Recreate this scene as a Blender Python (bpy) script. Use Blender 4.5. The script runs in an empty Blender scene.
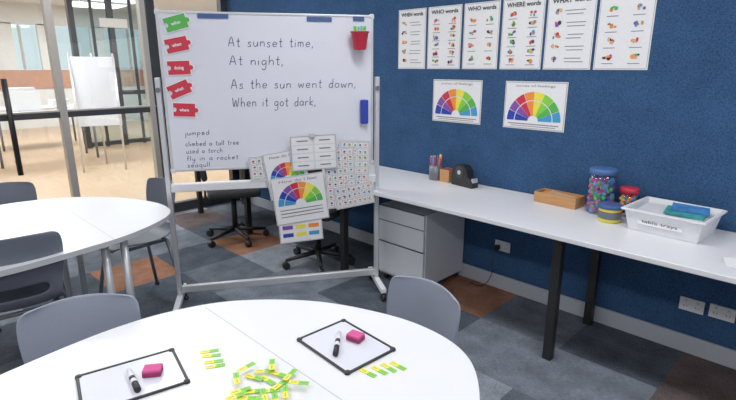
import bpy, bmesh, math, random
from mathutils import Vector, Matrix
random.seed(4)
S=bpy.context.scene
S.view_settings.view_transform='Standard'
S.view_settings.gamma=1.08
COL=S.collection
# ------------------------------------------------------------ materials
def mat(name,c,rough=.5,metal=0,noise=0,scale=50,bump=0,stretch=None,spec=.5,coat=0,big=0):
    m=bpy.data.materials.new(name); m.use_nodes=True
    nt=m.node_tree; b=nt.nodes['Principled BSDF']
    b.inputs['Roughness'].default_value=rough
    b.inputs['Metallic'].default_value=metal
    b.inputs['Specular IOR Level'].default_value=spec
    b.inputs['Coat Weight'].default_value=coat
    tc=nt.nodes.new('ShaderNodeTexCoord'); n=nt.nodes.new('ShaderNodeTexNoise')
    mp=nt.nodes.new('ShaderNodeMapping')
    if stretch: mp.inputs['Scale'].default_value=stretch
    nt.links.new(tc.outputs['Object'],mp.inputs[0]); nt.links.new(mp.outputs[0],n.inputs['Vector'])
    n.inputs['Scale'].default_value=scale; n.inputs['Detail'].default_value=4
    if noise<=0: noise=.02
    r=nt.nodes.new('ShaderNodeValToRGB')
    r.color_ramp.elements[0].position=.3; r.color_ramp.elements[1].position=.7
    r.color_ramp.elements[0].color=tuple(max(0,x*(1-noise)) for x in c)+(1,)
    r.color_ramp.elements[1].color=tuple(min(1,x*(1+noise)) for x in c)+(1,)
    nt.links.new(n.outputs['Fac'],r.inputs[0])
    src=r.outputs[0]
    if big:
        n2=nt.nodes.new('ShaderNodeTexNoise'); n2.inputs['Scale'].default_value=7; n2.inputs['Detail'].default_value=5
        nt.links.new(tc.outputs['Object'],n2.inputs['Vector'])
        mr=nt.nodes.new('ShaderNodeMapRange'); mr.inputs[1].default_value=.3; mr.inputs[2].default_value=.7
        mr.inputs[3].default_value=1-big; mr.inputs[4].default_value=1+big
        vm=nt.nodes.new('ShaderNodeVectorMath'); vm.operation='SCALE'
        nt.links.new(n2.outputs['Fac'],mr.inputs[0]); nt.links.new(src,vm.inputs[0]); nt.links.new(mr.outputs[0],vm.inputs['Scale']); src=vm.outputs[0]
    nt.links.new(src,b.inputs['Base Color'])
    if bump:
        bp=nt.nodes.new('ShaderNodeBump'); bp.inputs['Strength'].default_value=bump; bp.inputs['Distance'].default_value=.002
        nt.links.new(n.outputs['Fac'],bp.inputs['Height']); nt.links.new(bp.outputs[0],b.inputs['Normal'])
    return m
def srgb(r,g,b):
    f=lambda v:((v/255+.055)/1.055)**2.4 if v/255>.04045 else v/255/12.92
    return (f(r),f(g),f(b))
def emis(name,c,s):
    m=bpy.data.materials.new(name); m.use_nodes=True
    b=m.node_tree.nodes['Principled BSDF']; b.inputs['Base Color'].default_value=(*c,1)
    b.inputs['Emission Color'].default_value=(*c,1); b.inputs['Emission Strength'].default_value=s
    return m
def glass(name,tint=(.93,.96,.95),gl=.07):
    m=bpy.data.materials.new(name); m.use_nodes=True; nt=m.node_tree
    nt.nodes.remove(nt.nodes['Principled BSDF']); o=nt.nodes['Material Output']
    t=nt.nodes.new('ShaderNodeBsdfTransparent'); t.inputs[0].default_value=(*tint,1)
    g=nt.nodes.new('ShaderNodeBsdfGlossy'); g.inputs['Roughness'].default_value=.02
    x=nt.nodes.new('ShaderNodeMixShader'); x.inputs[0].default_value=gl
    nt.links.new(t.outputs[0],x.inputs[1]); nt.links.new(g.outputs[0],x.inputs[2]); nt.links.new(x.outputs[0],o.inputs[0])
    return m
M={}
M['blue']=mat('blue_pinboard_fabric',srgb(51,80,117),.95,noise=.34,scale=130,bump=.8,spec=.12,big=.10)
M['white_wall']=mat('painted_plaster',(.75,.75,.75),.8,noise=.03,scale=8)
M['ceil']=mat('ceiling_tile',(.8,.8,.8),.9)
M['base']=mat('skirting_paint',srgb(172,177,187),.5)
M['lam']=mat('white_laminate',(.78,.785,.82),.28,noise=.012,scale=6)
M['lamedge']=mat('laminate_edge',(.50,.51,.54),.4)
M['black']=mat('black_powdercoat',(.014,.014,.016),.45)
M['dark']=mat('dark_frame',(.035,.037,.042),.4)
M['alu']=mat('aluminium',(.62,.63,.66),.35,metal=.5)
M['postal']=mat('anodised_post',(.46,.43,.39),.4,metal=.3)
M['wb']=mat('whiteboard_enamel',(.70,.715,.80),.22,noise=.01,scale=3)
M['tray']=mat('stand_white_paint',(.72,.73,.77),.4)
M['chair']=mat('grey_polypropylene',srgb(136,143,160),.45,noise=.03,scale=300)
M['chair2']=mat('dark_grey_polypropylene',srgb(98,104,118),.5,noise=.03,scale=300)
M['leg']=mat('grey_leg_paint',srgb(110,113,122),.4,metal=.3)
M['paper']=mat('laminated_paper',(.80,.80,.82),.35)
M['paper2']=mat('plain_paper',(.68,.69,.72),.6)
M['ink']=mat('ink_blue_black',srgb(42,48,98),.5)
M['inkb']=mat('ink_print',(.03,.03,.03),.6)
M['inkg']=mat('ink_grey_print',(.22,.22,.25),.6)
M['red']=mat('red_card',srgb(200,42,66),.45)
M['green']=mat('green_card',srgb(80,175,75),.45)
M['lime']=mat('lime_card',srgb(130,205,60),.45)
M['yellow']=mat('yellow_card',srgb(238,225,70),.45)
M['orange']=mat('orange_card',srgb(240,140,50),.45)
M['purple']=mat('purple_card',srgb(125,75,160),.45)
M['bluec']=mat('blue_plastic',srgb(35,60,165),.4)
M['sky']=mat('sky_card',srgb(60,150,200),.45)
M['skin']=mat('tan_print',srgb(215,165,125),.45)
M['pink']=mat('pink_eraser_foam',srgb(205,75,140),.7)
M['magenta']=mat('pink_felt',srgb(150,45,95),.8)
M['tape']=mat('navy_tape',srgb(60,85,140),.6)
M['lidb']=mat('slate_blue_lid',srgb(70,105,160),.4)
M['wood']=mat('light_wood',srgb(190,140,90),.5,noise=.15,scale=12,stretch=(1,8,8))
M['whitep']=mat('white_plastic',(.78,.79,.83),.35)
M['greyp']=mat('pedestal_grey',srgb(206,209,217),.45)
M['groove']=mat('groove_dark',(.09,.09,.1),.6)
M['seat']=mat('black_upholstery',(.024,.024,.028),.85,noise=.2,scale=300)
M['timber']=mat('timber_floor',srgb(198,168,138),.35,noise=.08,scale=3,stretch=(.6,8,1))
M['brick']=mat('terracotta_panel',srgb(190,140,115),.7,noise=.1,scale=10)
M['glass']=glass('clear_glass')
M['gdark']=glass('tinted_glass',(.70,.78,.80),.12)
M['jar']=glass('jar_plastic',(.90,.93,.97),.10)
M['lamp']=emis('light_diffuser',(.98,.99,1),3.0)
RAIN=[M['sky'],M['bluec'],M['purple'],M['red'],M['orange'],M['yellow'],M['lime'],M['green']]
def cm(n,c,s): return mat(n,c,.95,noise=.36,scale=45,stretch=s,bump=.5,spec=.1,big=.26)
A_=(1,7,1);B_=(7,1,1)
carp=[cm('carpet_grey',srgb(110,116,127),A_),cm('carpet_charcoal',srgb(76,82,92),B_),cm('carpet_light',srgb(136,142,152),B_),
      cm('carpet_rust',srgb(143,102,82),A_),cm('carpet_brown',srgb(96,84,84),B_),cm('carpet_mid',srgb(96,102,112),A_)]
# ------------------------------------------------------------ helpers
def root(name,loc=(0,0,0),rz=0):
    e=bpy.data.objects.new(name,None); COL.objects.link(e); e.empty_display_size=.1
    e.location=loc; e.rotation_euler=(0,0,math.radians(rz)); return e
def link(name,me,m=None,parent=None,loc=(0,0,0),rot=(0,0,0)):
    o=bpy.data.objects.new(name,me); COL.objects.link(o)
    if m is not None:
        for x in (m if isinstance(m,(list,tuple)) else [m]): me.materials.append(x)
    o.location=loc; o.rotation_euler=[math.radians(a) for a in rot]
    if parent: o.parent=parent
    return o
def box(name,c,s,m,parent=None,rot=(0,0,0),bev=0):
    bm=bmesh.new(); bmesh.ops.create_cube(bm,size=1)
    for v in bm.verts: v.co=Vector((v.co.x*s[0],v.co.y*s[1],v.co.z*s[2]))
    if bev: bmesh.ops.bevel(bm,geom=bm.edges[:],offset=bev,segments=3,affect='EDGES',profile=.5)
    me=bpy.data.meshes.new(name); bm.to_mesh(me); bm.free()
    return link(name,me,m,parent,c,rot)
def smooth(me):
    for p in me.polygons: p.use_smooth=True
def tube(name,a,b,r,m,parent=None,r2=None,seg=14):
    a=Vector(a);b=Vector(b);d=b-a
    bm=bmesh.new(); bmesh.ops.create_cone(bm,cap_ends=True,segments=seg,radius1=r,radius2=r if r2 is None else r2,depth=d.length)
    q=d.to_track_quat('Z','Y').to_matrix().to_4x4()
    bmesh.ops.transform(bm,matrix=Matrix.Translation((a+b)/2)@q,verts=bm.verts)
    for f in bm.faces: f.smooth=len(f.verts)==4
    me=bpy.data.meshes.new(name); bm.to_mesh(me); bm.free()
    return link(name,me,m,parent)
def lathe(name,prof,m,parent=None,loc=(0,0,0),seg=28,rot=(0,0,0)):
    vs=[];fs=[];n=len(prof)
    for i in range(seg):
        a=2*math.pi*i/seg
        for r,z in prof: vs.append((r*math.cos(a),r*math.sin(a),z))
    for i in range(seg):
        j=(i+1)%seg
        for k in range(n-1): fs.append((i*n+k,j*n+k,j*n+k+1,i*n+k+1))
    me=bpy.data.meshes.new(name); me.from_pydata(vs,[],fs); me.update()
    bm=bmesh.new(); bm.from_mesh(me); bmesh.ops.remove_doubles(bm,verts=bm.verts,dist=1e-5); bmesh.ops.recalc_face_normals(bm,faces=bm.faces); bm.to_mesh(me); bm.free()
    smooth(me); return link(name,me,m,parent,loc,rot)
def curvetube(name,pts,r,m,parent=None):
    cu=bpy.data.curves.new(name,'CURVE'); cu.dimensions='3D'; cu.bevel_depth=r; cu.bevel_resolution=3
    sp=cu.splines.new('BEZIER'); sp.bezier_points.add(len(pts)-1)
    for p,q in zip(sp.bezier_points,pts): p.co=q; p.handle_left_type=p.handle_right_type='AUTO'
    o=bpy.data.objects.new(name,cu); COL.objects.link(o)
    return tomesh(o,name,m,parent)
def tomesh(o,name,m,parent):
    bpy.context.view_layer.update()
    dg=bpy.context.evaluated_depsgraph_get()
    me=bpy.data.meshes.new_from_object(o.evaluated_get(dg)); loc=o.location.copy(); rot=o.rotation_euler.copy(); sc=o.scale.copy()
    bpy.data.objects.remove(o)
    me.materials.clear()
    n=link(name,me,m,parent); n.location=loc; n.rotation_euler=rot; n.scale=sc
    return n
def text(s,x,z,size,m,parent,width=None,y=-.003,align='LEFT',shear=0,bold=0):
    cu=bpy.data.curves.new('t','FONT'); cu.body=s; cu.size=size; cu.align_x=align; cu.shear=shear; cu.offset=bold; cu.resolution_u=3
    o=bpy.data.objects.new('t',cu); COL.objects.link(o); bpy.context.view_layer.update()
    k=1
    if width: k=width/max(o.dimensions.x,1e-4)
    o.scale=(k,1,1); o.location=(x,y,z); o.rotation_euler=(math.pi/2,0,0)
    return tomesh(o,'lettering',m,parent)
# pen-stroke handwriting
G={'a':(1,[[(.9,.9),(.5,1),(.1,.7),(.1,.3),(.4,0),(.8,.3),(.9,.95),(.9,.2),(1,0)]]),
'b':(1,[[(.1,2),(.1,0)],[(.1,.7),(.5,1),(.9,.6),(.7,.1),(.1,.05)]]),
'c':(.9,[[(.85,.85),(.5,1),(.1,.6),(.2,.1),(.6,0),(.9,.2)]]),
'd':(1,[[(.9,.8),(.45,1),(.1,.5),(.3,0),(.7,.05),(.9,.4)],[(.9,2),(.92,0)]]),
'e':(1,[[(.1,.5),(.9,.6),(.7,1),(.3,.95),(.1,.5),(.3,.05),(.9,.15)]]),
'f':(.7,[[(.8,1.8),(.5,2),(.3,1.6),(.3,0)],[(0,1),(.7,1)]]),
'g':(1,[[(.9,.85),(.4,1),(.1,.5),(.4,0),(.85,.4)],[(.9,1),(.88,-.6),(.5,-1),(.1,-.75)]]),
'h':(1,[[(.1,2),(.1,0)],[(.1,.6),(.5,1),(.85,.8),(.9,0)]]),
'i':(.25,[[(.1,1),(.1,0)],[(.1,1.45),(.16,1.52)]]),
'j':(.5,[[(.4,1),(.4,-.7),(.1,-1)],[(.4,1.45),(.46,1.52)]]),
'k':(.9,[[(.1,2),(.1,0)],[(.8,1),(.12,.45),(.85,0)]]),
'l':(.25,[[(.1,2),(.1,0)]]),
'm':(1.3,[[(.1,1),(.1,0)],[(.1,.7),(.35,1),(.6,.8),(.62,0)],[(.62,.7),(.9,1),(1.15,.8),(1.18,0)]]),
'n':(1,[[(.1,1),(.1,0)],[(.1,.65),(.5,1),(.85,.75),(.88,0)]]),
'o':(1,[[(.5,1),(.15,.8),(.1,.3),(.45,0),(.85,.25),(.88,.75),(.5,1)]]),
'p':(1,[[(.1,1),(.1,-1)],[(.1,.7),(.5,1),(.9,.6),(.6,.05),(.12,.15)]]),
'r':(.75,[[(.1,1),(.1,0)],[(.1,.6),(.4,.95),(.75,.95)]]),
's':(.8,[[(.75,.85),(.4,1),(.15,.75),(.6,.4),(.65,.1),(.3,0),(.05,.15)]]),
't':(.7,[[(.35,1.8),(.35,.2),(.5,0),(.7,.1)],[(0,1.15),(.7,1.15)]]),
'u':(1,[[(.1,1),(.12,.3),(.4,0),(.8,.3),(.88,1),(.9,0)]]),
'w':(1.3,[[(.05,1),(.3,0),(.62,.8),(.95,0),(1.2,1)]]),
'y':(1,[[(.1,1),(.15,.4),(.5,.1),(.85,.5)],[(.9,1),(.85,-.6),(.5,-1),(.1,-.75)]]),
'A':(1.3,[[(.05,0),(.6,2),(1.2,0)],[(.25,.7),(1.0,.7)]]),
'W':(1.7,[[(.05,2),(.4,0),(.8,1.5),(1.2,0),(1.6,2)]]),
',':(.4,[[(.2,.15),(.05,-.35)]]),' ':(.8,[])}
def hand(s,x,z,xh,width,m,parent,y,r):
    tot=sum(G[c][0]+.38 for c in s)-.38; k=width/tot
    cu=bpy.data.curves.new('h','CURVE'); cu.dimensions='3D'; cu.bevel_depth=r; cu.bevel_resolution=1
    cx=0
    for c in s:
        w,st=G[c]; jy=random.uniform(-.06,.06)
        for p in st:
            q=[Vector(a) for a in p]
            if len(q)>2:
                o=[]
                for i in range(len(q)-1):
                    p0=q[max(0,i-1)];p1=q[i];p2=q[i+1];p3=q[min(len(q)-1,i+2)]
                    for j in range(4):
                        t=j/4; o.append(.5*((2*p1)+(p2-p0)*t+(2*p0-5*p1+4*p2-p3)*t*t+(-p0+3*p1-3*p2+p3)*t**3))
                o.append(q[-1]); q=o
            sp=cu.splines.new('POLY'); sp.points.add(len(q)-1)
            for P,a in zip(sp.points,q): P.co=((cx+a.x+.08*a.y)*k,0,(a.y+jy)*xh,1)
        cx+=w+.38
    o=bpy.data.objects.new('h',cu); COL.objects.link(o); o.location=(x,y,z); 
    n=tomesh(o,'handwriting',m,parent); n.scale=(1,.15,1); return n
def quads(name,L,mats,parent,y=-.0025):
    vs=[];fs=[];mi=[]
    for (x,z,w,h,i) in L:
        b=len(vs); vs+= [(x-w/2,y,z-h/2),(x+w/2,y,z-h/2),(x+w/2,y,z+h/2),(x-w/2,y,z+h/2)]
        fs.append((b,b+1,b+2,b+3)); mi.append(i)
    me=bpy.data.meshes.new(name); me.from_pydata(vs,[],fs); o=link(name,me,mats,parent)
    for p,i in zip(me.polygons,mi): p.material_index=i
    return o
def blobs(name,L,mats,parent,y=-.003):
    vs=[];fs=[];mi=[]
    for n,(x,z,w,h,i) in enumerate(L):
        b=len(vs); yy=y-.0001*(n%4)
        vs+=[(x+w/2*math.cos(a*math.pi/5),yy,z+h/2*math.sin(a*math.pi/5)) for a in range(10)]
        fs.append(tuple(range(b,b+10))); mi.append(i)
    me=bpy.data.meshes.new(name); me.from_pydata(vs,[],fs); o=link(name,me,mats,parent)
    for p,i in zip(me.polygons,mi): p.material_index=i
def fan(parent,cx,cz,ri,ro,mats,y=-.0025):
    vs=[];fs=[];mi=[];n=len(mats)
    for k in range(n):
        a0=math.pi-math.pi*k/n; a1=math.pi-math.pi*(k+1)/n+.02
        for ring,(r0,r1) in enumerate([(ri,ri+(ro-ri)*.62),(ri+(ro-ri)*.66,ro)]):
            for j in range(4):
                p=a0+(a1-a0)*j/4; q=a0+(a1-a0)*(j+1)/4; b=len(vs)
                vs+=[(cx+r0*math.cos(p),y,cz+r0*math.sin(p)),(cx+r0*math.cos(q),y,cz+r0*math.sin(q)),(cx+r1*math.cos(q),y,cz+r1*math.sin(q)),(cx+r1*math.cos(p),y,cz+r1*math.sin(p))]
                fs.append((b,b+1,b+2,b+3)); mi.append(k)
    me=bpy.data.meshes.new('rainbow_fan'); me.from_pydata(vs,[],fs); link('rainbow_fan',me,list(mats),parent)
    for p,i in zip(me.polygons,mi): p.material_index=i
def ngon_prism(name,pts,z0,z1,m,parent=None,medge=None):
    n=len(pts); vs=[(x,y,z0) for x,y in pts]+[(x,y,z1) for x,y in pts]
    fs=[tuple(range(n,2*n)),tuple(reversed(range(n)))]+[(i,(i+1)%n,n+(i+1)%n,n+i) for i in range(n)]
    me=bpy.data.meshes.new(name); me.from_pydata(vs,[],fs)
    o=link(name,me,[m,medge or m],parent)
    for i,p in enumerate(me.polygons): p.material_index=0 if i<2 else 1
    bm=bmesh.new(); bm.from_mesh(me); bmesh.ops.recalc_face_normals(bm,faces=bm.faces); bm.to_mesh(me); bm.free()
    return o
# ------------------------------------------------------------ room shell
WX=-5.14; WY=2.97; EX=2.4; SY=-2.6; H=2.75
box('wall_north',((WX+EX)/2,WY+.06,H/2),(EX-WX,.12,H),M['blue'])
box('wall_east',(EX+.06,(SY+WY)/2,H/2),(.12,WY-SY+.24,H),M['white_wall'])
box('wall_south',((WX+EX)/2,SY-.06,H/2),(EX-WX,.12,H),M['white_wall'])
box('ceiling',((WX+EX)/2,(SY+WY)/2,H+.05),(EX-WX+.24,WY-SY+.24,.1),M['ceil'])
box('baseboard_north',((WX+EX)/2+.03,WY-.008,.05),(EX-WX-.06,.016,.1),M['base'],bev=.003)
def carpet():
    T=.5; vs=[];fs=[];mi=[]
    over={(-1.75,2.82):3,(-.61,2.59):4,(-.2,2.3):4,(-3.8,2.24):3,(-3.54,1.27):3,(-2.35,2.17):1,(-1.7,2.2):1,(-1.2,2.2):0,(-1.3,2.8):5,(-2.9,1.8):0,(-3.3,2.3):2,(-2.8,1.2):1,(-2.2,1.3):0,(-.6,2.0):0,(-1.2,1.7):2,(-2.7,2.3):0,(-3.3,1.8):5,(-.8,2.9):1,(-2.3,1.7):0,(-2.75,.8):1,(-1.8,1.3):2,(-2.3,.8):3,(-1.7,1.7):5,(-4.2,1.9):0,(-4.2,2.4):1,(-2.2,2.8):5,(-.2,2.8):4,(-.7,1.7):5,(-.2,1.7):1,(-1.2,1.3):1}
    O={(math.floor(a/T),math.floor(b/T)):v for (a,b),v in over.items()}
    for i in range(math.floor(WX/T),math.ceil(EX/T)):
        for j in range(math.floor(SY/T),math.ceil(WY/T)):
            x0=max(i*T,WX);x1=min(i*T+T,EX);y0=max(j*T,SY);y1=min(j*T+T,WY)
            b=len(vs); vs+=[(x0,y0,0),(x1,y0,0),(x1,y1,0),(x0,y1,0)]; fs.append((b,b+1,b+2,b+3))
            mi.append(O.get((i,j),random.choices([0,1,2,3,4,5],[4,4,2,1,.8,4])[0]))
    me=bpy.data.meshes.new('floor'); me.from_pydata(vs,[],fs); link('floor',me,carp)
    for p,i in zip(me.polygons,mi): p.material_index=i
carpet()
# corridor
box('corridor_floor',((WX-15)/2,2.7,-.05),(15+WX,10.6,.1),M['timber'])
box('corridor_ceiling',((WX-15)/2,2.7,3.05),(15+WX,10.6,.1),M['ceil'])
box('wall_corridor_south',((WX-15)/2,-2.66,1.5),(15+WX,.12,3),M['white_wall'])
box('wall_corridor_north',((WX-15)/2,8.06,1.5),(15+WX,.12,3),M['white_wall'])
box('wall_corridor_east',(WX+.06,5.55,1.5),(.12,4.9,3),M['white_wall'])
box('wall_transom',(WX,.185,2.9),(.12,5.57,.3),M['white_wall'])
fw=root('wall_corridor_west')
box('lower_wall',(-15.06,2.7,.5),(.12,10.6,1.0),M['white_wall'],fw)
box('terracotta_band',(-15.04,2.7,1.2),(.14,10.6,.45),M['brick'],fw)
box('upper_wall',(-15.06,2.7,2.75),(.12,10.6,.5),M['white_wall'],fw)
for i,y in enumerate([-2.4,-.4,1.5,2.5,3.6,4.8,6.4,7.8]):
    box('pier_%d'%i,(-15.06,y,1.95),(.12,.35 if i!=3 else .8,1.15),M['white_wall'],fw)
w=root('window_1')
for y in [-1.4,.55,2.0,3.05,4.2,5.6,7.1]:
    box('mullion',(-15.05,y,1.96),(.06,.05,1.05),M['postal'],w)
box('glazing',(-15.08,2.7,1.96),(.01,10.3,1.05),M['glass'],w)
gp=root('glass_partition')
for i,(y,wd,m) in enumerate([(2.93,.08,'dark'),(2.14,.08,'dark'),(1.27,.06,'postal'),(.40,.05,'postal'),(-.7,.06,'dark'),(-1.7,.06,'dark'),(-2.56,.08,'dark')]):
    box('post_%d'%i,(WX,y,H/2),(.08,wd,H),M[m],gp)
box('post_cap',(WX+.005,2.06,H/2),(.08,.05,H),M['postal'],gp)
box('rail_mid',(WX,.185,1.10),(.06,5.4,.05),M['dark'],gp)
box('rail_mid_cap',(WX,.185,1.133),(.064,5.4,.014),M['postal'],gp)
box('rail_base',(WX,.185,.05),(.07,5.5,.10),M['dark'],gp)
box('rail_top',(WX,.185,2.7),(.08,5.5,.10),M['dark'],gp)
box('pane',(WX,.185,1.4),(.008,5.45,2.6),M['glass'],gp)
tube('pull_handle',(WX+.09,.86,.62),(WX+.09,.86,1.42),.022,M['black'],gp)
for z in (.72,1.32): tube('handle_fix',(WX,.86,z),(WX+.09,.86,z),.012,M['black'],gp)
ge=root('glazed_entrance')
for y in (2.95,3.62,4.35): box('frame_post',(-10.5,y,1.5),(.12,.09,3.0),M['dark'],ge)
for y in (3.3,4.0): box('frame_post',(-10.5,y,1.5),(.06,.04,3.0),M['dark'],ge)
for z in (.06,1.02,2.94): box('frame_rail',(-10.5,3.65,z),(.1,1.45,.08),M['dark'],ge)
box('tinted_pane',(-10.5,3.65,1.5),(.01,1.4,2.95),M['gdark'],ge)
box('exit_sign',(-10.42,3.65,2.3),(.01,.5,.16),M['whitep'],ge)
box('red_sign',(-10.42,4.16,1.25),(.01,.13,.75),M['red'],ge)
for k in range(2):
    t=root('corridor_table',(-9.6-k*1.9,2.05+k*.35,0))
    box('top',(0,0,.74),(.7,1.5,.04),M['lam'],t,bev=.008)
    for sx in (-.3,.3):
        for sy in (-.68,.68): tube('leg',(sx,sy,0),(sx,sy,.72),.02,M['leg'],t)
    box('monitor',(0,-.2,.98),(.04,.45,.30),M['whitep'],t,bev=.01); box('monitor_foot',(0,-.2,.79),(.14,.16,.08),M['greyp'],t)
    box('paper_tray',(0,.4,.82),(.3,.3,.12),M['whitep'],t,bev=.01)
fb=root('flip_easel',(-8.2,2.5,0),70)
box('panel',(0,0,1.15),(.6,.03,1.0),M['wb'],fb,bev=.005)
for sx in (-.28,.28): tube('leg_front',(sx,-.25,0),(sx,0,1.7),.015,M['alu'],fb)
tube('leg_back',(0,.4,0),(0,.03,1.7),.015,M['alu'],fb)
for i,(x,y) in enumerate([(-3.8,1.6),(-3.8,-.8),(-1.2,1.6),(-1.2,-.8),(1.2,1.6),(1.2,-.8)]):
    r=root('ceiling_light',(x,y,H-.03))
    box('housing',(0,0,.015),(1.24,.34,.03),M['whitep'],r); box('diffuser',(0,0,-.004),(1.2,.3,.008),M['lamp'],r)
    l=bpy.data.lights.new('lamp','AREA'); l.shape='RECTANGLE'; l.size=1.2; l.size_y=.3; l.energy=22; l.color=(.98,.99,1)
    o=bpy.data.objects.new('lamp',l); COL.objects.link(o); o.parent=r; o.location=(0,0,-.02)
for i,(x,y) in enumerate([(-7,1),(-7,4.5),(-11.5,1.5),(-12.5,4.5)]):
    r=root('ceiling_light',(x,y,2.97))
    box('housing',(0,0,.015),(1.24,1.24,.03),M['whitep'],r); box('diffuser',(0,0,-.004),(1.2,1.2,.008),M['lamp'],r)
    l=bpy.data.lights.new('lamp','AREA'); l.size=1.2; l.energy=115; l.color=(.96,.98,1)
    o=bpy.data.objects.new('lamp',l); COL.objects.link(o); o.parent=r; o.location=(0,0,-.02)
W=bpy.data.worlds.new('World'); S.world=W; W.use_nodes=True
W.node_tree.nodes['Background'].inputs[0].default_value=(.8,.88,.95,1); W.node_tree.nodes['Background'].inputs[1].default_value=1.2
# ------------------------------------------------------------ wall desk
wd=root('wall_desk')
DX0,DX1=-5.0,1.4
box('desktop',((DX0+DX1)/2,(2.29+2.965)/2,.7075),(DX1-DX0,.675,.025),M['lam'],wd,bev=.003)
for x in (-4.9,-3.95,-2.62,-1.0,.6):
    for y in (2.37,2.90): box('leg',(x,y,.345),(.045,.045,.69),M['black'],wd)
    box('side_rail',(x,2.635,.675),(.04,.55,.035),M['black'],wd)
box('beam',((DX0+DX1)/2,2.88,.675),(DX1-DX0-.2,.03,.035),M['black'],wd)
r=root('folded_card',(-.275,2.455,.7205),20)
box('lower_leaf',(0,0,.0015),(.11,.075,.002),M['paper'],r); box('upper_leaf',(0,.004,.010),(.11,.072,.0015),M['paper'],r,rot=(11,0,0))
pd=root('drawer_pedestal',(-2.165,2.715,0))
box('carcass',(0,.01,.31),(.42,.45,.52),M['greyp'],pd,bev=.004)
for i,(z,h) in enumerate([(.515,.10),(.385,.15),(.185,.23)]):
    box('drawer_front_%d'%i,(0,-.225,z),(.41,.02,h),M['greyp'],pd,bev=.004)
    box('finger_pull_%d'%i,(0,-.229,z+h/2+.004),(.40,.012,.007),M['groove'],pd)
for sx in (-.17,.17):
    for sy in (-.18,.2): tube('castor',(sx-.012,sy,.025),(sx+.012,sy,.025),.025,M['black'],pd)
for i,(x,z) in enumerate([(-1.646,.315),(-.502,.277),(-.365,.282)]):
    r=root('power_outlet',(x,WY-.001,z))
    box('plate',(0,-.006,0),(.115,.010,.072),M['whitep'],r,bev=.003)
    for sx in (-.028,.028):
        box('switch',(sx,-.0125,.022),(.012,.005,.014),M['greyp'],r)
        for a in (-1,1): box('slot',(sx+a*.007,-.0118,-.008),(.0025,.002,.010),M['groove'],r,rot=(0,a*25,0))
    if i==0:
        box('plug',(-.028,-.03,-.008),(.032,.035,.034),M['black'],r,bev=.006)
        curvetube('cable',[(-.028,-.05,-.01),(-.035,-.07,-.10),(-.03,-.08,-.2),(-.09,-.09,-.295),(-.2,-.08,-.311)],.003,M['black'],r)
# ------------------------------------------------------------ wall posters
def poster(cx,cz,w,h,title,kind=0):
    r=root('word_poster',(cx,WY-.002,cz))
    box('sheet',(0,0,0),(w,.002,h),M['paper'],r)
    if title: text(title,0,h/2-.048,.036,M['inkb'],r,width=w*.8,align='CENTER',bold=.001)
    L=[];Bl=[]
    cols=[M['inkg'],M['red'],M['green'],M['orange'],M['sky'],M['skin'],M['wood'],M['inkb'],M['purple']]
    z=h/2-.075; rows=[6,5,4][kind]; nc=[2,1,2][kind]
    dz=(h-.09)/rows
    for i in range(rows):
        zz=z-dz*(i+.42)
        for c in range(nc):
            bx=(-.24+.48*c)*w if nc==2 else -w*.27
            for q in range(5):
                Bl.append((bx+random.uniform(-.02,.02),zz+.006+random.uniform(-.010,.010),random.uniform(.010,.026),random.uniform(.010,.026),random.choice([1,2,3,4,5,5,6,7,8])))
            if nc==2: L.append((bx,zz-dz*.36,w*.22,.004,0))
            else:
                for q in range(2):L.append((w*.12+random.uniform(-.01,.01),zz+dz*.16-q*dz*.3,w*random.uniform(.3,.42),.0045,0))
    for s in (-1,1):
        L.append((s*(w/2-.006),0,.002,h-.012,0)); L.append((0,s*(h/2-.006),w-.012,.002,0))
    quads('artwork',L,cols,r); blobs('pictures',Bl,cols,r)
for x0,x1,t,k in [(-2.64,-2.38,'WHEN words',1),(-2.36,-2.075,'WHO words',0),(-2.055,-1.785,'WHO words',2),(-1.765,-1.485,'WHERE words',0),(-1.468,-1.185,'WHAT words',1),(-1.168,-.885,'WHY words',2)]:
    poster((x0+x1)/2,1.71,x1-x0,.42,t,k)
for cx in (-2.09,-1.505):
    r=root('rainbow_chart',(cx,WY-.002,1.28)); box('sheet',(0,0,0),(.41,.002,.295),M['paper'],r)
    fan(r,0,-.095,.035,.18,RAIN[1:]+[M['sky']])
    text('zones of feelings',0,.115,.02,M['inkg'],r,width=.26,align='CENTER')
    L=[(s*.199,0,.003,.285,0) for s in (-1,1)]+[(0,s*.141,.40,.003,0) for s in (-1,1)]+[(0,-.115,.34,.006,0),(0,-.128,.3,.004,0)]
    quads('border',L,[M['inkg']],r)
# ------------------------------------------------------------ mobile whiteboard
wb=root('mobile_whiteboard',(-2.949,1.2515,0),58)
B0,B1=.012,1.262;BC=(B0+B1)/2;BW=B1-B0
Z0,Z1=.90,1.82
box('panel',(BC,0,(Z0+Z1)/2),(BW-.02,.018,Z1-Z0-.02),M['wb'],wb)
box('frame_top',(BC,0,Z1-.007),(BW,.026,.014),M['alu'],wb,bev=.003)
box('frame_bottom',(BC,0,Z0+.007),(BW,.026,.014),M['alu'],wb,bev=.003)
for x in (B0+.006,B1-.006): box('frame_side',(x,0,(Z0+Z1)/2),(.014,.026,Z1-Z0),M['alu'],wb,bev=.003)
for x in (B0+.008,B1-.008):
    for z in (Z0+.008,Z1-.008): box('corner_cap',(x,0,z),(.03,.03,.03),M['greyp'],wb,bev=.008)
for x in (-.015,B1+.028):
    box('upright',(x,.0,.775),(.028,.036,1.36),M['alu'],wb,bev=.004)
    tube('pivot_knob',(x,-.032,1.385),(x,.03,1.385),.014,M['leg'],wb)
    yc=-.02; box('foot',(x,yc,.075),(.035,.40,.035),M['tray'],wb,bev=.004)
    for y in (yc-.185,yc+.185):
        tube('castor_wheel',(x-.012,y,.028),(x+.012,y,.028),.028,M['black'],wb); box('castor_fork',(x,y,.05),(.03,.03,.03),M['black'],wb)
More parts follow.
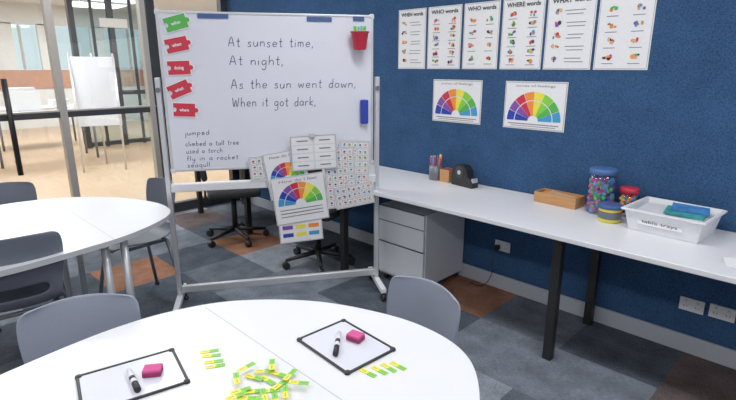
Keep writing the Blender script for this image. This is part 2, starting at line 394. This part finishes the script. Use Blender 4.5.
box('crossbar_low',(.64,0,.13),(1.28,.03,.045),M['alu'],wb,bev=.004)
box('pen_shelf',(.64,-.0,.80),(1.28,.05,.05),M['tray'],wb,bev=.006)
F=-.0100
for s,x,z,wid in [('At sunset time,',.392,1.630,.50),('At night,',.392,1.525,.315),('As the sun went down,',.392,1.39,.76),('When it got dark,',.392,1.283,.505)]:
    hand(s,x,z,.027,wid,M['ink'],wb,F,.0023)
for s,z,wid in [('jumped',1.12,.14),('climbed a tall tree',1.055,.31),('used a torch',1.01,.21),('fly in a rocket',.965,.30),('seagull',.925,.13)]:
    hand(s,.105,z,.0145,wid,M['ink'],wb,F,.0017)
for x,z,wd_ in [(.32,1.796,.17),(.93,1.79,.15),(1.17,1.797,.07)]: box('masking_tape',(x,-.015,z),(wd_,.002,.026),M['tape'],wb)
bk=root('pen_basket',(1.165,-.07,1.615)); bk.parent=wb
lathe('cup',[(0,0),(.035,0),(.038,.004),(.052,.095),(.058,.10),(.058,.106),(.050,.106),(.034,.008),(0,.006)],M['red'],bk,seg=24)
for i in range(8):
    a=i*.8; tube('pen',(.015*math.cos(a),.015*math.sin(a),.02),(.034*math.cos(a),.034*math.sin(a),.135),.006,M[['green','lime','sky','green'][i%4]],bk)
box('hook',(0,.055,.09),(.03,.015,.02),M['red'],bk)
box('board_eraser',(1.200,-.03,1.24),(.05,.035,.15),M['bluec'],wb,bev=.008)
def puzzle(x,z,tilt,m,label):
    r=root('puzzle_label',(x,-.013,z)); r.parent=wb; r.rotation_euler=(0,-math.radians(tilt),0)
    for sc,y0,mm in ((1.12,0,M['paper']),(1,.0012,m)):
        w,h,k=.122*sc,.076*sc,.013*sc; P=[(-w/2,-h/2),(w/2,-h/2),(w/2,-k)]
        for i in range(7): a=-math.pi/2+math.pi*i/6; P.append((w/2+.006+k*math.cos(a)*.9,k*math.sin(a)))
        P+=[(w/2,k),(w/2,h/2),(-w/2,h/2),(-w/2,k)]
        for i in range(7): a=math.pi/2-math.pi*i/6; P.append((-w/2+.006+k*math.cos(a)*.9,k*math.sin(a)))
        P.append((-w/2,-k))
        o=ngon_prism('card',P,0,.002,mm,r); o.rotation_euler=(math.pi/2,0,0); o.location=(0,-y0,0)
    text(label,0,-.008,.026,M['paper'],r,width=.052,align='CENTER',y=-.004,bold=.0006)
puzzle(.115,1.755,16,M['green'],'who'); puzzle(.11,1.637,12,M['red'],'when'); puzzle(.11,1.51,2,M['red'],'doing'); puzzle(.10,1.388,22,M['red'],'what'); puzzle(.118,1.27,-3,M['red'],'where')
def sheet(x,z,w,h,tilt,kind,layer):
    r=root('hanging_sheet',(x,-.036-.005*layer,z)); r.parent=wb; r.rotation_euler=(0,-math.radians(tilt),0)
    box('page',(0,0,0),(w,.002,h),M['paper' if kind!='words' else 'paper2'],r)
    cols=[M['inkg'],M['red'],M['green'],M['orange'],M['sky'],M['purple'],M['yellow'],M['leg'],M['bluec'],M['paper'],M['skin']]
    L=[];Bl=[]
    if kind=='grid':
        nx=max(3,int(w/.036)); nz=max(3,int(h/.042))
        for i in range(nx):
            for j in range(nz):
                px=-w/2+.012+(w-.024)*(i+.5)/nx; pz=-h/2+.012+(h-.024)*(j+.5)/nz
                for q in range(2): Bl.append((px+random.uniform(-.004,.004),pz+.005+random.uniform(-.004,.004),.014,.012,random.choice([1,2,3,4,10,10,7,0,8])))
                L.append((px,pz-.010,.020,.003,0))
        for i in range(nx+1): L.append((-w/2+.012+(w-.024)*i/nx,0,.0014,h-.024,7))
        for j in range(nz+1): L.append((0,-h/2+.012+(h-.024)*j/nz,w-.024,.0014,7))
    if kind=='words':
        for i in (-1,1):
            for j in range(4):
                L.append((i*w*.24,(j-1.5)*h*.235,w*.44,h*.20,9)); L.append((i*w*.24,(j-1.5)*h*.235,w*.24,.008,0))
    if kind=='fan':
        fan(r,0,-h*.10,w*.1,w*.42,RAIN)
        text('How do I feel',0,h*.38,.026,M['inkg'],r,width=w*.7,align='CENTER')
        for j in range(3): L.append((0,-h*.2-j*.022,w*.8,.006,[0,7,0][j]))
    if kind=='colour':
        for j in range(4):
            for i in range(3): L.append((-w*.3+i*w*.3,h*.3-j*h*.2,w*.24,h*.10,[6,8,2,1,6,8,5,6,3,8,6,4][(j*3+i)%12]))
    for s in (-1,1): L.append((s*(w/2-.004),0,.002,h-.008,7)); L.append((0,s*(h/2-.004),w-.008,.002,7))
    if kind=='words':
        quads('art',[q for q in L if q[4]==9],cols,r,y=-.002); quads('art_text',[q for q in L if q[4]!=9],cols,r,y=-.003)
    else: quads('art',L,cols,r,y=-.0022)
    if Bl: blobs('pictures',Bl,cols,r,y=-.0026)
sheet(.57,.91,.20,.15,4,'grid',0)
sheet(1.13,.86,.20,.40,-3,'grid',0)
sheet(1.04,.82,.20,.40,3,'grid',1)
sheet(1.13,.70,.26,.15,8,'grid',2)
sheet(.70,.86,.26,.30,8,'fan',2)
sheet(.77,.54,.28,.26,3,'colour',3)
sheet(.775,.70,.34,.31,6,'fan',4)
sheet(.87,.995,.29,.22,2,'words',5)
box('bulldog_clip',(.86,-.07,1.105),(.03,.02,.03),M['alu'],wb,bev=.004)
# ------------------------------------------------------------ tables
HALF=[(-.557,-.218),(-.60,.05),(-.585,.26),(-.50,.46),(-.30,.655),(-.05,.765),(.14,.785),(.29,.735),(.41,.602),(.51,.41)]
def catmull(P,n=8):
    out=[];N=len(P)
    for i in range(N):
        p0,p1,p2,p3=[Vector(P[(i+k-1)%N]) for k in range(4)]
        for j in range(n):
            t=j/n; out.append(tuple(.5*((2*p1)+(p2-p0)*t+(2*p0-5*p1+4*p2-p3)*t*t+(-p0+3*p1-3*p2+p3)*t**3)))
    return out
def table(loc):
    r=root('classroom_table',loc)
    P=HALF+[(-x,-y) for x,y in HALF]
    P=[(x,y) for x,y in catmull([Vector(p) for p in P])]
    seam=.36
    ngon_prism('tabletop',P,.695,.72,M['lam'],r,M['lamedge'])
    box('seam',(0,seam,.7203),(1.06,.0025,.0008),M['lamedge'],r)
    for x in (-.43,.43):
        for y in (seam-.02,seam+.07): tube('leg',(x,y,0),(x,y,.695),.019,M['alu'],r)
    for x in (-.2,.2): tube('leg',(x,-.52,0),(x,-.52,.695),.019,M['alu'],r)
    for y in (seam-.02,seam+.07): box('apron',(0,y,.675),(.84,.025,.035),M['leg'],r)
    box('apron_long',(0,-.08,.67),(.03,.88,.03),M['leg'],r)
    return r
table((-.97,.35,0)); table((-2.98,.38,0))
# ------------------------------------------------------------ chairs
def chair(loc,rz,m,ws=.87,zs=1):
    r=root('classroom_chair',loc,rz); r.scale=(1,1,zs)
    prof=[(.215,.425,.17),(.205,.447,.195),(.14,.452,.205),(.05,.443,.21),(-.05,.44,.205),(-.12,.448,.195),(-.175,.475,.18),(-.20,.52,.178),(-.213,.57,.185),(-.225,.63,.198),(-.236,.69,.206),(-.246,.745,.207),(-.253,.782,.197),(-.256,.80,.16)]
    U=[-1,-.9,-.68,-.35,0,.35,.68,.9,1]; vs=[];fs=[]
    for i,(y,z,w) in enumerate(prof):
        back=max(0,(i-6)/7)
        for u in U:
            vs.append((u*w*ws,y+.045*u*u*min(1,back*2.2),z+.018*u*u*(1-min(1,back*3))-(.012*u*u if i==13 else 0)))
    n=len(U)
    for i in range(len(prof)-1):
        for j in range(n-1):
            if i==7 and 2<=j<=5: continue
            fs.append((i*n+j,i*n+j+1,(i+1)*n+j+1,(i+1)*n+j))
    me=bpy.data.meshes.new('shell'); me.from_pydata(vs,[],fs); smooth(me)
    o=link('shell',me,m,r)
    a=o.modifiers.new('solid','SOLIDIFY'); a.thickness=.009; a.offset=0
    b=o.modifiers.new('sub','SUBSURF'); b.levels=2; b.render_levels=2
    for sx in (-1,1):
        for sy in (-1,1):
            tube('leg',(sx*.14,sy*.13,.435),(sx*.19,sy*.20,.01),.012,M['leg'],r,r2=.011)
            tube('glide',(sx*.19,sy*.20,0),(sx*.19,sy*.20,.02),.015,M['black'],r)
        tube('side_bar',(sx*.14,-.13,.432),(sx*.14,.13,.432),.010,M['leg'],r)
    for sy in (-1,1): tube('cross_bar',(-.14,sy*.13,.432),(.14,sy*.13,.432),.010,M['leg'],r)
chair((-1.48,.307,0),-109,M['chair'],.84)
chair((-.985,1.04,0),178,M['chair'],.78)
chair((-2.66,.36,0),84,M['chair2'],.9,1.05)
chair((-3.22,1.10,0),186,M['chair2'])
chair((-3.62,.53,0),-92,M['chair2'])
def swivel(loc,rz):
    r=root('office_swivel_chair',loc,rz)
    for i in range(5):
        a=2*math.pi*i/5+.3; c,s=math.cos(a),math.sin(a)
        tube('base_arm',(0,0,.10),(.27*c,.27*s,.07),.022,M['black'],r,r2=.013)
        tube('castor',(.27*c-.02*s,.27*s+.02*c,.028),(.27*c+.02*s,.27*s-.02*c,.028),.028,M['black'],r)
    tube('column',(0,0,.09),(0,0,.42),.025,M['black'],r)
    box('seat_cushion',(0,0,.46),(.46,.44,.07),M['seat'],r,bev=.03)
    box('back_stem',(0,-.235,.55),(.05,.02,.28),M['black'],r)
    box('back_cushion',(0,-.25,.76),(.40,.05,.34),M['seat'],r,rot=(6,0,0),bev=.022)
swivel((-2.92,2.36,0),20)
swivel((-3.9,2.2,0),-25)
# ------------------------------------------------------------ foreground table items
TZ=.7205
def miniboard(x,y,a,w=.24,h=.185):
    r=root('mini_whiteboard',(x,y,TZ),a)
    box('surface',(0,0,.002),(w-.01,h-.01,.003),M['wb'],r)
    for s in (-1,1):
        box('rim_side',(s*(w/2-.004),0,.003),(.008,h,.006),M['black'],r,bev=.002); box('rim_end',(0,s*(h/2-.004),.003),(w,.008,.006),M['black'],r,bev=.002)
        for t in (-1,1): lathe('corner_guard',[(0,.0068),(.008,.0066),(.009,0),(0,0)],M['black'],r,loc=(s*(w/2-.007),t*(h/2-.007),0),seg=12)
def marker(a,b):
    r=root('dry_erase_marker'); z=TZ+.0045+.0085; a=Vector((a[0],a[1],z)); b=Vector((b[0],b[1],z)); d=(b-a)
    tube('barrel',a,a+d*.68,.0075,M['whitep'],r); tube('cap',a+d*.66,b,.0083,M['black'],r); tube('end_plug',a-d*.03,a,.006,M['black'],r)
    tube('band',a+d*.36,a+d*.5,.0077,M['inkb'],r)
def eraser(x,y,a):
    r=root('felt_eraser',(x,y,TZ+.004),a)
    box('felt',(0,0,.007),(.047,.036,.013),M['magenta'],r,bev=.002); box('grip',(0,0,.0165),(.047,.036,.008),M['pink'],r,bev=.003)
miniboard(-1.252,.374,78,.25,.19); miniboard(-.981,.886,-3)
marker((-1.280,.377),(-1.180,.362)); marker((-1.03,.905),(-.95,.82))
eraser(-1.235,.422,55); eraser(-.978,.925,12)
ws=[(-1.235,.585,60),(-1.21,.578,54),(-1.178,.568,58),(-1.155,.560,62),(-.835,.835,5),(-.822,.865,3),(-.812,.892,-2),(-.80,.917,0)]
for i in range(19):
    a=i*2.4; q=.018*math.sqrt(i+.5)
    ws.append((-.98+q*1.1*math.cos(a)+random.uniform(-.01,.01),.605+q*1.15*math.sin(a)+random.uniform(-.01,.01),random.uniform(0,180)))
r=root('word_strip_pile',(0,0,TZ))
for i,(x,y,a) in enumerate(ws):
    g=root('strip',(x,y,.001+.0009*max(0,i-7))); g.parent=r; g.rotation_euler=(0,0,math.radians(a))
    box('yellow_half',(-.013,0,0),(.026,.015,.0012),M['yellow'],g); box('green_half',(.013,0,0),(.026,.015,.0012),M['lime'],g)
    quads('word',[(-.013,0,.015,.002,0),(.013,0,.015,.002,0)],[M['inkg']],g,y=-.0008).rotation_euler=(-math.pi/2,0,0)
# ------------------------------------------------------------ desk items
DZ=.7205
r=root('pencil_cup',(-2.175,2.87,DZ)); r.scale=(1.15,1.15,1.15)
lathe('cup',[(0,0),(.038,0),(.04,.003),(.042,.095),(.039,.095),(.037,.006),(0,.005)],M['leg'],r)
for i in range(14):
    a=i*2.4; c=M[['red','orange','sky','magenta','yellow','purple','wood'][i%7]]
    tube('pencil',(.018*math.cos(a),.018*math.sin(a),.008),(.034*math.cos(a),.034*math.sin(a),.135+.012*(i%3)),.0048,c,r,seg=6)
r=root('wooden_block_box',(-2.075,2.88,DZ))
for s in (-1,1): box('side',(s*.036,0,.045),(.006,.08,.09),M['wood'],r); box('end',(0,s*.037,.045),(.066,.006,.09),M['wood'],r)
box('bottom',(0,0,.004),(.07,.07,.006),M['wood'],r); box('cards',(0,0,.05),(.05,.05,.08),M['magenta'],r)
r=root('tape_dispenser',(-1.91,2.85,DZ),-8); r.scale=(1,1,1.12)
ngon=[(-.09,0),(.095,0),(.098,.03),(.075,.055),(.055,.065),(.045,.10),(.015,.13),(-.05,.13),(-.085,.10),(-.092,.05)]
o=ngon_prism('body',ngon,-.032,.032,M['black'],r); o.rotation_euler=(math.pi/2,0,0)
tube('tape_roll',(-.02,-.036,.085),(-.02,.036,.085),.036,M['dark'],r); tube('roll_core',(-.02,-.038,.085),(-.02,.038,.085),.014,M['alu'],r)
box('cutter',(.09,0,.045),(.012,.05,.025),M['alu'],r)
r=root('wooden_tray',(-1.24,2.86,DZ),-3)
for s in (-1,1): box('long_side',(0,s*.056,.032),(.26,.007,.064),M['wood'],r); box('short_side',(s*.1265,0,.032),(.007,.106,.064),M['wood'],r)
box('bottom',(0,0,.004),(.25,.106,.006),M['wood'],r); box('cards',(-.01,0,.03),(.2,.08,.045),M['orange'],r); box('notebook',(.02,0,.055),(.16,.07,.008),M['skin'],r,rot=(0,4,3))
def pom(parent,R,h,n,rad,mats):
    bm=bmesh.new(); mi=[]
    for i in range(n):
        a=random.random()*6.28; rr=R*math.sqrt(random.uniform(.45,1)); z=rad+(h-2*rad)*(i/n)
        k=len(bm.faces)
        bmesh.ops.create_icosphere(bm,subdivisions=2,radius=rad,matrix=Matrix.Translation((rr*math.cos(a),rr*math.sin(a),z)))
        mi+= [random.randrange(len(mats))]*(len(bm.faces)-k)
    me=bpy.data.meshes.new('pompoms'); bm.to_mesh(me); bm.free(); smooth(me)
    link('pompoms',me,[M[q] for q in mats],parent)
    for p,i in zip(me.polygons,mi): p.material_index=i
r=root('pompom_jar',(-1.0,2.85,DZ)); r.scale=(1,1,1.14)
lathe('jar',[(0,0),(.07,0),(.076,.006),(.078,.03),(.078,.165),(.073,.187),(.066,.195)],M['jar'],r)
lathe('lid',[(0,.222),(.066,.222),(.072,.218),(.072,.195),(0,.195)],M['lidb'],r); pom(r,.060,.19,260,.012,['purple','pink','bluec','purple','sky','magenta','green'])
r=root('pompom_jar',(-.865,2.885,DZ))
lathe('jar',[(0,0),(.048,0),(.052,.006),(.052,.11),(.042,.13)],M['jar'],r)
pom(r,.038,.125,110,.010,['orange','red','sky','yellow','orange'])
lathe('lid',[(0,.160),(.044,.160),(.048,.156),(.048,.130),(0,.130)],M['red'],r)
r=root('craft_tub',(-.895,2.715,DZ))
lathe('tub',[(0,0),(.05,0),(.055,.005),(.057,.075)],M['yellow'],r); lathe('label',[(.0575,.02),(.0585,.06)],M['leg'],r)
lathe('lid',[(0,.095),(.056,.095),(.062,.09),(.062,.074),(0,.074)],M['tape'],r)
r=root('storage_tray',(-.615,2.765,DZ),-4)
def taper(name,bw,bd,tw,td,h,m,parent):
    def ring(w,d,z): return [(-w/2,-d/2,z),(w/2,-d/2,z),(w/2,d/2,z),(-w/2,d/2,z)]
    R=[ring(bw,bd,0),ring(tw,td,h-.012),ring(tw+.03,td+.03,h-.012),ring(tw+.03,td+.03,h),ring(tw-.004,td-.004,h),ring(bw-.006,bd-.006,.005)]
    vs=sum(R,[]);fs=[(3,2,1,0)]
    for k in range(5):
        for i in range(4): j=(i+1)%4; fs.append((k*4+i,k*4+j,k*4+4+j,k*4+4+i))
    fs.append((20,21,22,23))
    me=bpy.data.meshes.new(name); me.from_pydata(vs,[],fs)
    bm=bmesh.new(); bm.from_mesh(me); bmesh.ops.recalc_face_normals(bm,faces=bm.faces); bmesh.ops.bevel(bm,geom=bm.edges[:],offset=.003,segments=2,affect='EDGES'); bm.to_mesh(me); bm.free()
    return link(name,me,m,parent)
taper('tub',.31,.25,.345,.30,.115,M['whitep'],r)
box('front_label',(-.01,-.1385,.06),(.20,.0015,.035),M['paper'],r,rot=(-12,0,0)); text('table trays',-.09,.052,.022,M['inkb'],r,width=.16,y=-.142)
box('box_inside',(.06,.02,.05),(.18,.18,.09),M['paper2'],r)
box('papers',(-.08,.0,.075),(.13,.2,.05),M['paper2'],r,rot=(0,0,4))
box('book_teal',(.055,-.01,.106),(.17,.12,.012),mat('teal_cover',srgb(60,150,150),.5,noise=.3,scale=25),r,rot=(4,3,10),bev=.002)
box('book_blue',(.065,.03,.120),(.16,.10,.012),mat('blue_cover',srgb(65,125,190),.5,noise=.35,scale=30),r,rot=(4,3,16),bev=.002)
# ------------------------------------------------------------ camera
cam=bpy.data.cameras.new('Camera'); co=bpy.data.objects.new('Camera',cam); COL.objects.link(co)
co.location=(0,0,1.52); co.rotation_euler=(math.radians(75),0,math.radians(45)); cam.lens=24.457; cam.sensor_width=36; cam.clip_start=.02
S.camera=co
